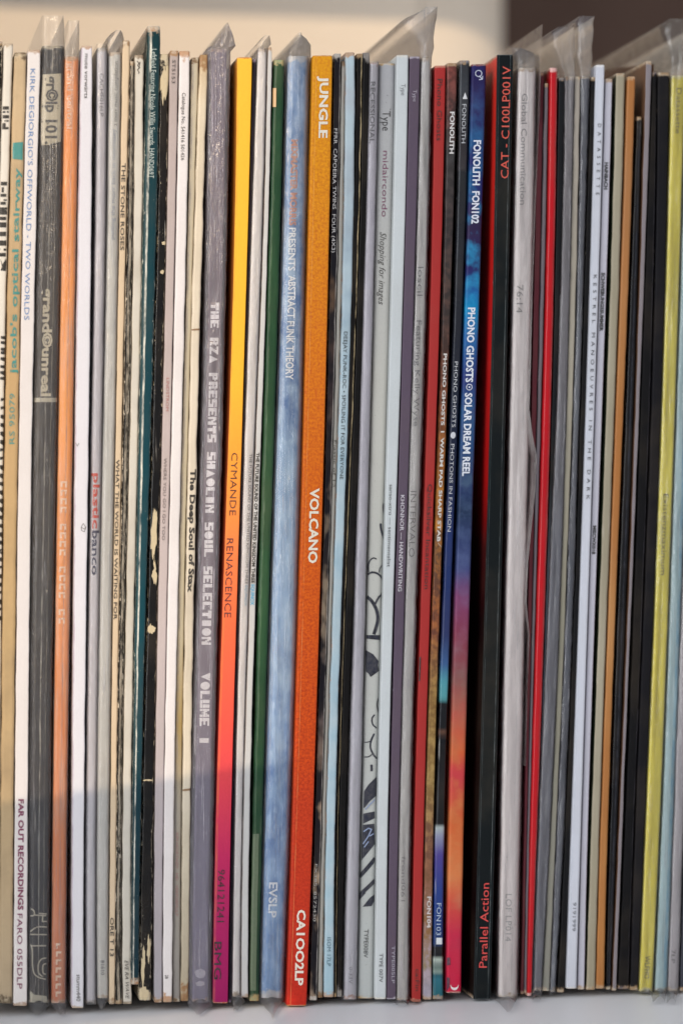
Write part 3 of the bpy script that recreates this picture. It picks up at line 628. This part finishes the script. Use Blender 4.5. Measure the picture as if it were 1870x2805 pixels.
for row, pts in ((1740, [(266,0),(402,0),(405,45),(370,20),(320,12),(268,32)]), (1740, [(262,135),(330,170),(350,215),(385,235),(378,270),(390,320),(330,325),(308,375),(290,345),(262,325)]),
    (1740, [(365,1270),(290,1340),(248,1400),(243,1550),(258,1540),(300,1490),(350,1450),(365,1440)]), (1740, [(240,1600),(350,1580),(350,1640),(238,1690)]), (1740, [(235,1700),(345,1690),(352,1870),(300,1930),(222,2020),(230,1800)]),
    (2445, [(207,20),(268,2),(207,70)]), (2445, [(238,130),(318,125),(345,80),(345,20),(300,55)])):
    pl.append([(r.F(x, y), y) for x, y in Z(row, pts)])
r.polys(pl, '1d2133', 'ink_drawing')
pl = []
for pts in ([(245,1760),(290,1730),(320,1740),(290,1800),(240,1870)], [(300,1800),(340,1780)], [(250,1900),(290,1850)], [(262,1560),(300,1520),(350,1475)]):
    for pg in ribbon(Z(1740, pts), 3.2): pl.append([(r.F(x, y), y) for x, y in pg])
r.polys(pl, '8f9fc0', 'ink_highlight', .0004)
# Type white
r = Rec('plain white sleeve with small grey lettering, left of the purple one', (1085,1119,149), (1064,1097), (1045,1075), (1025,1058,2739), rnd=.25, d=-.8, jit=.15)
r.cover(PM('cool_white_card', 'c9cecf', wear=.02, rough=.5, end='d8d8d4', endmm=1.2, lines=((.2,.012,'b3b8b8',.5),)))
r.text('Type', 229, 260, .62, .38, '77797c', bold=-.006)
r.text('sanso-xtro — sentimentalist', 1327, 1553, .48, .34, '3e4042', bold=-.004)
r.text('TYPE 007V', 2613, 2692, .55, .34, '33363a')
# Type purple
r = Rec('dusty purple sleeve with white lettering, beside the plain white one', (1121,1151,153), (1098,1127), (1079,1105), (1058,1084,2739), rnd=.2, d=-.5, jit=.2)
r.cover(PM('dusty_purple_card', '5c4f5e', wear=.06, wc='a9a0ac', rough=.55, end='b9b2ba', endmm=.9))
r.text('Type', 245, 277, .6, .38, 'b3adb8', bold=-.006)
r.text('KHONNOR — HANDWRITING', 1356, 1620, .5, .44, 'd0ccd2', bold=.008)
r.text('TYPE005LP', 2592, 2695, .7, .4, 'a9a5b0')
# loscil
r = Rec('cream sleeve in a loose clear cover whose crumpled plastic flag stands far above it', (1154,1178,156), (1128,1158), (1106,1135), (1085,1118,2742), rnd=.35, d=.4)
r.cover(PM('cream_grey_card', 'c3bfb8', wear=.03, rough=.45, lines=((.62,.02,'a9a59e',.6),(.2,.01,'d8d5cc',.6)), grime=.05))
r.text('loscil', 730, 810, .5, .6, '6a6866')
r.text('Featuring Kelly Wyse', 877, 1168, .5, .56, '6f6d6a')
r.text('INTERVALO', 1345, 1526, .5, .6, '6f6a66', bold=-.004)
r.text('frond061', 2347, 2470, .5, .4, '7d7a76', worn=.2)
r.plastic([(130,1148,1188),(100,1135,1188),(78,1113,1190),(60,1097,1192),(48,1112,1194),(30,1150,1196),(17,1166,1198)], [(2756,1088,1120)], 3.5, plastic_mat(.26,.25,'c9c4cc',.12), amp=3.2, rnd=.8)
# red
r = Rec('red sleeve with thin black lettering, left of the two dark mottled ones', (1189,1221,178), (1172,1199), (1149,1176), (1127,1153,2746), rnd=.15, d=.9, jit=.2)
r.cover(PM('brick_red_card', 'a83230', wear=.03, wc='c98a78', rough=.55, end='c9907a', endmm=1.2))
r.text('Phono Ghosts', 215, 384, .5, .5, '33120f', bold=-.003)
r.text('Quicksilver Incantation', 1326, 1614, .56, .5, '330f0d', bold=-.003)
r.text('ca:Fin', 2655, 2716, .6, .44, '33120f')
r.polys([[(0,1800),(.18,1800),(.16,1866),(0,1866)]], '241312', 'printed_mark')
# brown fonolith
r = Rec('mottled rust and charcoal sleeve with bold white lettering, right of the red one', (1223,1252,171), (1206,1227), (1181,1202), (1158,1182,2740), rnd=.35, d=0, jit=.25)
r.cover(PM('rust_photo_card', [(171,'6a3a34'),(300,'3c2c2c'),(420,'2f2d2e'),(900,'38302e'),(1100,'5c3424'),(1400,'8a5626'),(1500,'5a4030'),(1740,'6a3a2c'),(1900,'7c5c34'),(2150,'84683c'),(2300,'6a4438'),(2550,'8a6440'),(2650,'8a7858'),(2700,'97909a'),(2740,'a79fae')],
    [(171,'8a4a42'),(420,'3f3e3f'),(900,'5c443c'),(1100,'8a5034'),(1400,'b87a30'),(1700,'a05c34'),(1900,'a4824c'),(2150,'a88c58'),(2400,'94604a'),(2740,'b0a8b4')], 330, (.42,.62), wear=.06, wc='c9b49a', rough=.35, coat=.2))
r.text('FONOLITH', 305, 420, .62, .5, 'd8d4d2', bold=.03)
r.text('PHONO GHOSTS  I  WARM PAD SHARP STAB', 968, 1484, .52, .48, 'd6d0ca', bold=.03)
r.text('/', 1486, 1500, .7, .6, 'b8b0a8', ital=.3)
r.text('FON104', 2457, 2543, .62, .5, 'ccc4c0', bold=.03)
# grey/blue fonolith
r = Rec('charcoal sleeve turning deep blue and striped at its foot, thin white lettering', (1257,1287,164), (1236,1259), (1209,1232), (1184,1214,2739), rnd=.45, d=-.3, jit=.25)
r.cover(PM('charcoal_blue_photo_card', [(164,'2a2c31'),(240,'3a3d42'),(395,'2e2b2e'),(465,'3a3638'),(470,'24262a'),(900,'22242c'),(1040,'1c2230'),(1300,'17203a'),(1460,'1c2f63'),(1740,'22305f'),(1820,'3a5a88'),(1870,'4f94a0'),(1915,'52949a'),(1925,'15161a'),(1995,'15161a'),(2008,'6a4a3a'),(2018,'121318'),(2262,'121216'),(2264,'a9b4b0'),(2290,'8a8fa8'),(2340,'4a3f8a'),(2440,'1f3a80'),(2588,'1c3768'),(2592,'15171d'),(2622,'15171d'),(2626,'b9c6ba'),(2650,'2a4446'),(2656,'a9bdb0'),(2670,'20383c'),(2676,'2c6a7a'),(2739,'1c5c66')][:32],
    wear=.04, wc='9aa2ad', rough=.28, coat=.4, scratch=.4, lines=((.2,.03,'6a7078',.5),)))
r.polys([[(.35,270),(.85,270),(.6,252)]], 'd6d6d8', 'printed_triangle')
r.text('FONOLITH', 284, 391, .55, .45, 'c6c8cc', bold=-.004)
r.text('PHONO GHOSTS', 990, 1170, .5, .48, 'd2d4d8', bold=-.008)
r.polys([blob(.45,1192,.33,9,16,0,0)], 'c9ccd2', 'printed_dot')
r.text('PHOTONS IN FASHION', 1216, 1456, .45, .48, 'd2d4d8', bold=-.008)
r.text('FON103', 2475, 2563, .55, .5, 'b3c2d8', bold=-.003)
r.polys([[(.3,2570),(.9,2570),(.9,2588),(.3,2588)]], 'd6dade', 'printed_square')
# solar dream reel
r = Rec('glowing blue sleeve turning violet, orange then pink-red, bold white lettering', (1290,1332,174), (1265,1306), (1242,1284), (1221,1263,2722), rnd=.35, d=-.9, jit=.15)
sd = [(174,'20184a'),(300,'222458'),(520,'1f2a66'),(620,'2a1f44'),(740,'28265c'),(800,'1f5c9a'),(840,'1280b4'),(900,'2a6aa8'),(1040,'28306a'),(1120,'2a5a88'),(1300,'2a3a68'),(1400,'24344f'),(1560,'3c4678'),(1640,'7c3a66'),(1740,'80364c'),(1860,'8a4a4e'),(1960,'b4584a'),(2060,'cc6038'),(2120,'c23c46'),(2250,'c86034'),(2400,'d07a4a'),(2480,'c84a3e'),(2560,'c42648'),(2722,'c01c3e')]
r.cover(PM('nebula_card', sd, [(174,'2a2460'),(840,'2a92c0'),(1000,'34407a'),(1300,'3f5570'),(1560,'4e5a84'),(1700,'8c4c6c'),(1860,'82605a'),(2060,'c46a44'),(2250,'c87444'),(2400,'cc8454'),(2560,'b82c48'),(2722,'c42a48')], 160, (.42,.68), wear=0, rough=.4, end='8a4a4a', endmm=.8, lines=((.08,.10,'b02050',.0),), bump=.1))
r.polys(ribbon([(.65,200),(.65,200.1)], .01), 'ffffff', 'printed_dot') if False else None
cir = [(.5+.22*math.cos(2*math.pi*k/16), 200+8.5*math.sin(2*math.pi*k/16)) for k in range(17)]
def stroke(r, pts, wd): 
    px = [(r.X(y,0)+f*(r.X(y,1)-r.X(y,0)), y) for f, y in pts]
    return [[(r.F(x, y), y) for x, y in pg] for pg in ribbon(px, wd)]
r.polys(stroke(r, cir, 2.2)+stroke(r, [(.55,207),(.72,214)], 2.2)+stroke(r, [(.78,207),(.76,216),(.55,217)], 2.2), 'ccd2e4', 'printed_emblem')
r.text('FONOLITH  FON102', 383, 612, .55, .52, 'dcdfea', bold=.03)
r.text('PHONO GHOSTS', 842, 1047, .5, .52, 'dde2ec', bold=.03)
cir = [(.5+.2*math.cos(2*math.pi*k/16), 1060+8*math.sin(2*math.pi*k/16)) for k in range(17)]
r.polys(stroke(r, cir, 2.0)+[blob(.5,1060,.06,2.4,8,0,0)], 'dde2ec', 'printed_emblem')
r.text('SOLAR DREAM REEL', 1076, 1304, .48, .52, 'dde2ec', bold=.03)
mo = [(.55+.28*math.cos(a), 2700+14*math.sin(a)) for a in [math.pi*(k/12) for k in range(13)]]+[(.55+.26*math.cos(a), 2698+9*math.sin(a)) for a in [math.pi*(1-k/12) for k in range(13)]]
r.polys([mo], 'e4d8d8', 'printed_moon')
r.polys([[(0,2624),(.22,2624),(.25,2644),(0,2646)], [(0,2678),(.22,2680),(.2,2705),(0,2716)]], '55283f', 'printed_mark', worn=.1)
# CAT
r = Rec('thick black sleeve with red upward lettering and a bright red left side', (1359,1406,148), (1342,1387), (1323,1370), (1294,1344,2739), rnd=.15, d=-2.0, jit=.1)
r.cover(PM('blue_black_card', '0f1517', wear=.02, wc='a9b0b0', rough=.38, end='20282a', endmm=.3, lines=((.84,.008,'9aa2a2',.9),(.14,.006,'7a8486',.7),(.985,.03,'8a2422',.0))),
        side=PM('red_side_card_painted_shade', [(148,'e03024'),(900,'d02020'),(1300,'c01818'),(1500,'4a1012'),(1700,'1c0a0c'),(2739,'120a0b')], wear=0, rough=.4))  # red side runs to near black downward: shade of the gap painted in
r.text('CAT - C100LP001V', 180, 488, .6, .52, 'd4503f', up=True, bold=.0)
r.text('Parallel Action', 2420, 2652, .5, .48, 'd6403c', up=True, bold=.0)
# global communication
r = Rec('wide whitish sleeve in plastic with faint grey lettering, right of the thick black one', (1416,1466,184), (1397,1450), (1381,1435), (1362,1416,2733), rnd=.5, d=.2)
r.cover(PM('milky_card', 'e6dcd8', wear=.02, rough=.45, lines=((.97,.04,'b08480',.5),(.7,.008,'9f9b98',.7),(.03,.05,'b88c88',.5)), grime=.04), side=PM('dark_red_side_card', '8a2428', wear=0))
r.text('Global Communication', 255, 560, .45, .34, '8f8a88')
r.text('76:14', 780, 857, .4, .36, '8c8783')
r.text('LOF LP014', 2450, 2580, .5, .34, 'a8a4a2')
r.plastic([(165,1412,1468),(145,1402,1464),(130,1400,1428)], [(2748,1366,1414),(2762,1378,1404),(2774,1390,1393)], 2.5, plastic_mat(.2,.22,rough=.16), amp=2.0, rnd=.5)
# maroon thin: added stand-in for the red sleeve's side seen through film
r = Rec('thin maroon stand-in for the left side of the bright red sleeve, half hidden behind buckled plastic', (1474,1490,196), (1457,1472), (1445,1455), (1426,1434,2725), rnd=.4, d=1.5)
r.cover(PM('maroon_red_side_stand_in', '55242c', wear=.04, wc='8a7a80'))
ph = plastic_mat(.16,.22,'bdb6bb',.12)
r.sheet([(1478,330,2),(1481,200,2),(1483,120,2),(1486,64,2)], ph, .3)
r.sheet([(1471,130,3),(1477,160,3),(1480,210,3),(1476,330,3),(1466,560,3),(1458,800,3),(1453,1000,4),(1449,1120,6),(1458,1190,8),(1470,1250,9),(1466,1340,9),(1456,1440,7),(1446,1540,5),(1441,1650,4),(1450,1740,4),(1444,1900,3),(1440,2100,3)], ph, .28)
if False: r.sheet([(1460,1110,5),(1472,1160,7),(1484,1230,9),(1492,1300,10),(1497,1370,10),(1490,1430,9),(1482,1500,7),(1490,1590,6),(1487,1650,5),(1478,1720,4),(1466,1760,3),(1454,1900,3)], ph, .2)
r = Rec('very thin grey sleeve immediately left of the bright red one', (1493,1501,226), (1475,1484), (1458,1464), (1436,1442,2722), rnd=.5, d=.8)
r.cover(PM('mid_grey_card', '6c666c', wear=.05))
# red
r = Rec('bright glossy red sleeve with small white nicks along its right edge', (1504,1526,184), (1487,1511), (1466,1490), (1443,1455,2730), rnd=.8, d=-.9, jit=.3)
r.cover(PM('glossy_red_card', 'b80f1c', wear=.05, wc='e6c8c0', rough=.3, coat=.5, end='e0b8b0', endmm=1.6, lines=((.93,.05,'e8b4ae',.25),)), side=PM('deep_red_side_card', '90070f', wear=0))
# black
r = Rec('black sleeve with faint worn lettering, touching the glossy red one', (1529,1546,211), (1513,1525), (1492,1497), (1456,1461,2722), rnd=.4, d=.3)
r.cover(PM('soft_black_card', [(211,'17191c'),(1300,'16181b'),(1600,'3c434c'),(2722,'3f4854')], wear=.04, wc='8a8f96'))
# grey in plastic
r = Rec('smoky grey sleeve in a tall clear cover standing well above its neighbours', (1548,1572,207), (1528,1552), (1498,1529), (1462,1481,2716), rnd=.3, d=.2)
r.cover(PM('smoky_grey_card', [(207,'857f80'),(1040,'7f7b7e'),(1500,'6c6e76'),(2200,'72747a'),(2716,'86858a')], '6f7078', 30, (.4,.6), (1,1,.1), wear=.02, rough=.45, lines=((.02,.05,'b0aeb0',.4),(.6,.02,'9a989a',.5))))
r.plastic([(170,1532,1574),(120,1512,1573),(85,1508,1572),(72,1530,1572)], [(2742,1456,1480)], 2.5, plastic_mat(.2,.18,'aaa6ac',.2), amp=2.6, rnd=.4)
r = Rec('thin stone-beige sleeve between the smoky grey one and the ragged plastic', (1574,1588,208), (1554,1570), (1531,1545), (1484,1504,2716), rnd=.3, d=.4)
r.cover(PM('stone_beige_card', [(208,'a39a90'),(1040,'a39c8c'),(1740,'8c8878'),(2716,'87857c')], wear=.03))
r = Rec('blue-grey sleeve whose clear cover has a ragged right edge and stands tall', (1590,1616,208), (1573,1588), (1547,1566), (1506,1519,2718), rnd=.4, d=.9)
r.cover(PM('blue_grey_card', [(208,'63656b'),(330,'6a6c70'),(700,'565a62'),(1040,'6a6e74'),(1740,'5a5f68'),(2718,'7c8088')], '4c515a', 40, (.4,.6), (1,1,.2), wear=.03))
r.plastic([(150,1577,1622),(90,1578,1622),(60,1575,1625),(43,1588,1628)], [(2726,1508,1520)], 2.0, plastic_mat(.24,.25,'b4b0b8',.12), amp=3.4, rnd=.9, step=7)
r = Rec('black sleeve directly left of the white one with widely spaced lettering', (1620,1629,209), (1593,1605), (1570,1581), (1525,1545,2720), rnd=.3, d=.2)
r.cover(PM('plain_black_card', '121214', wear=.02))
# datassette
r = Rec('white sleeve with widely spaced thin grey capitals', (1631,1656,176), (1607,1631), (1583,1608), (1549,1579,2710), rnd=.35, d=-1.0, jit=.15)
r.cover(PM('cold_white_card', 'c9cbd4', wear=.02, rough=.45, end='e0e0e4', endmm=1, lines=((.12,.12,'aab0b8',.5),)))
r.text('D A T A S S E T T E', 338, 533, .6, .42, '2a2c30', space=1.5, bold=-.002)
r.text('K E S T R E L   M A N O E U V R E S   I N   T H E   D A R K', 752, 1368, .58, .42, '2a2c30', space=1.2, bold=-.002)
r.text('9191999', 2473, 2552, .6, .36, '6a6d74')
r = Rec('pale lilac sleeve with small heavy black capitals', (1657,1677,214), (1632,1652), (1609,1627), (1581,1600,2712), rnd=.25, d=.6, jit=.15)
r.cover(PM('pale_lilac_card', 'bab8c2', wear=.02, rough=.5, lines=((.97,.06,'a08890',.5),)))
r.text('HAINBACH', 444, 518, .5, .5, '1e2023', bold=.04)
r.text('SCHWEBUNGSSUMMER', 746, 907, .5, .5, '1e2023', bold=.04)
r.text('MISCWX018', 1440, 1518, .5, .5, '1e2023', bold=.04)
# khaki
r = Rec('khaki grey sleeve left of the brown-orange one', (1686,1712,199), (1662,1686), (1637,1660), (1604,1630,2713), rnd=.5, d=.2)
r.cover(PM('khaki_card', '9a917c', 'aaa28e', 50, (.4,.6), (1,1,.2), wear=.06, wc='c9c4b6', rough=.5, scratch=.2), side=PM('dark_green_side_card', '1e2a18', wear=0))
r = Rec('brown-orange sleeve right of the khaki one', (1717,1740,208), (1689,1711), (1663,1683), (1631,1655,2710), rnd=.5, d=0, jit=.3)
r.cover(PM('brown_orange_card', [(208,'a0714c'),(1040,'b07a48'),(1740,'b4804e'),(2710,'b98248')], 'a86e3c', 60, (.4,.6), (1,1,.2), wear=.07, wc='d0b49a', rough=.4, coat=.2))
r = Rec('thin black plastic-wrapped sleeve right of the brown-orange one', (1744,1757,318), (1716,1738), (1688,1712), (1659,1672,2712), rnd=.5, d=1.0)
r.cover(PM('black_plastic_card', '101014', wear=.02, rough=.25, coat=.4, scratch=.3, lines=((.6,.06,'4a4c58',.5),)))
# tall brown board
r = Rec('thin grey-edged sleeve with a brown back corner curving up behind the black ones', (1768,1785,165), (1743,1753), (1717,1725), (1676,1687,2715), rnd=.4, d=.4)
r.cover(PM('grey_brown_card', '857d80', wear=.02), side=PM('brown_board', '6a4a34', wear=0))
bp_ = []
for i in range(13):
    t = i/12; bp_.append((t, .006+.010*math.sin(min(1, t*1.3)*math.pi)))
V = []; Fc = []
p0 = at(1790, 160, .002)
for t, hh in bp_:
    yy = .002+t*.29; V += [(p0.x, yy, p0.z-.05), (p0.x+0.0012*math.sin(t*3), yy, p0.z+hh-.008)]
for i in range(len(bp_)-1): Fc.append((i*2, i*2+2, i*2+3, i*2+1))
o = mesh_obj('brown_insert', V, Fc, plain_mat('brown_cardboard', '6e4c32', .6, 60, .2), r.root, r.base)
m_ = o.modifiers.new('thick', 'SOLIDIFY'); m_.thickness = .0006
# blacks
r = Rec('matt black sleeve, left one of two side by side near the yellow one', (1788,1797,196), (1757,1782), (1732,1757), (1691,1722,2711), rnd=.2, d=.8)
r.cover(PM('matt_black_card', '0e0d0f', wear=.03, wc='77727a', rough=.6, lines=((.9,.02,'6a666e',.5),)))
r = Rec('matt black sleeve touching the yellow one', (1800,1834,197), (1786,1813), (1760,1787), (1726,1747,2714), rnd=.25, d=.1)
r.cover(PM('charcoal_black_card', '151418', wear=.01, rough=.6))
# yellow
r = Rec('yellow sleeve in clear plastic with small black lettering, near the right edge', (1838,1876,205), (1815,1851), (1789,1827), (1749,1786,2718), rnd=.3, d=-.4, jit=.15)
r.cover(PM('lemon_yellow_card', 'dcc936', 'e6d858', 40, (.4,.6), (1,1,.15), wear=0, rough=.4, lines=((.3,.14,'a5903c',.35),), end='c9bd7c', endmm=1.5))
r.text('Datassette', 240, 365, .6, .42, '6a5c2c')
r.text('Existenzmaximum', 1353, 1575, .55, .42, '55481f')
r.text('WLFHO', 2620, 2682, .55, .42, '5a5030', worn=.3)
r.plastic([(160,1835,1885),(120,1822,1905),(90,1806,1925),(70,1802,1935),(50,1835,1940)], [(2722,1750,1786)], 1.8, plastic_mat(.14,.3,'d0cec0',.1), amp=2.8, rnd=.5)
# aqua etc
r = Rec('pale aqua sleeve in loose plastic with a bluer right edge, right of the yellow one', (1880,1912,208), (1854,1886), (1830,1862), (1791,1826,2716), rnd=.3, d=.3)
r.cover(PM('pale_aqua_card', 'aac4c6', wear=.01, rough=.5, lines=((.85,.18,'74a8c0',.9),)))
r.plastic([(180,1880,1915)], [(2732,1790,1826),(2748,1792,1822)], 2, plastic_mat(.2,.25), amp=2.5)
r = Rec('pinkish grey sleeve in plastic, mostly cut by the right edge of the photo', (1914,1946,208), (1888,1920), (1863,1892), (1828,1857,2716), rnd=.4, d=.2)
r.cover(PM('pinkish_grey_card', 'aaa4a6', wear=.01, rough=.5))
r.text('7LP', 2603, 2640, .45, .4, '4a4a4a')
r.plastic([(150,1905,1950)], [(2730,1830,1856),(2750,1828,1850)], 2, plastic_mat(.2,.25), amp=2)
r = Rec('dark slate sleeve cut by the right edge of the photo at its foot', (1950,1980,208), (1922,1950), (1894,1925), (1860,1890,2716), rnd=.4, d=.2)
r.cover(PM('dark_slate_card', '3a3c44', wear=.05))
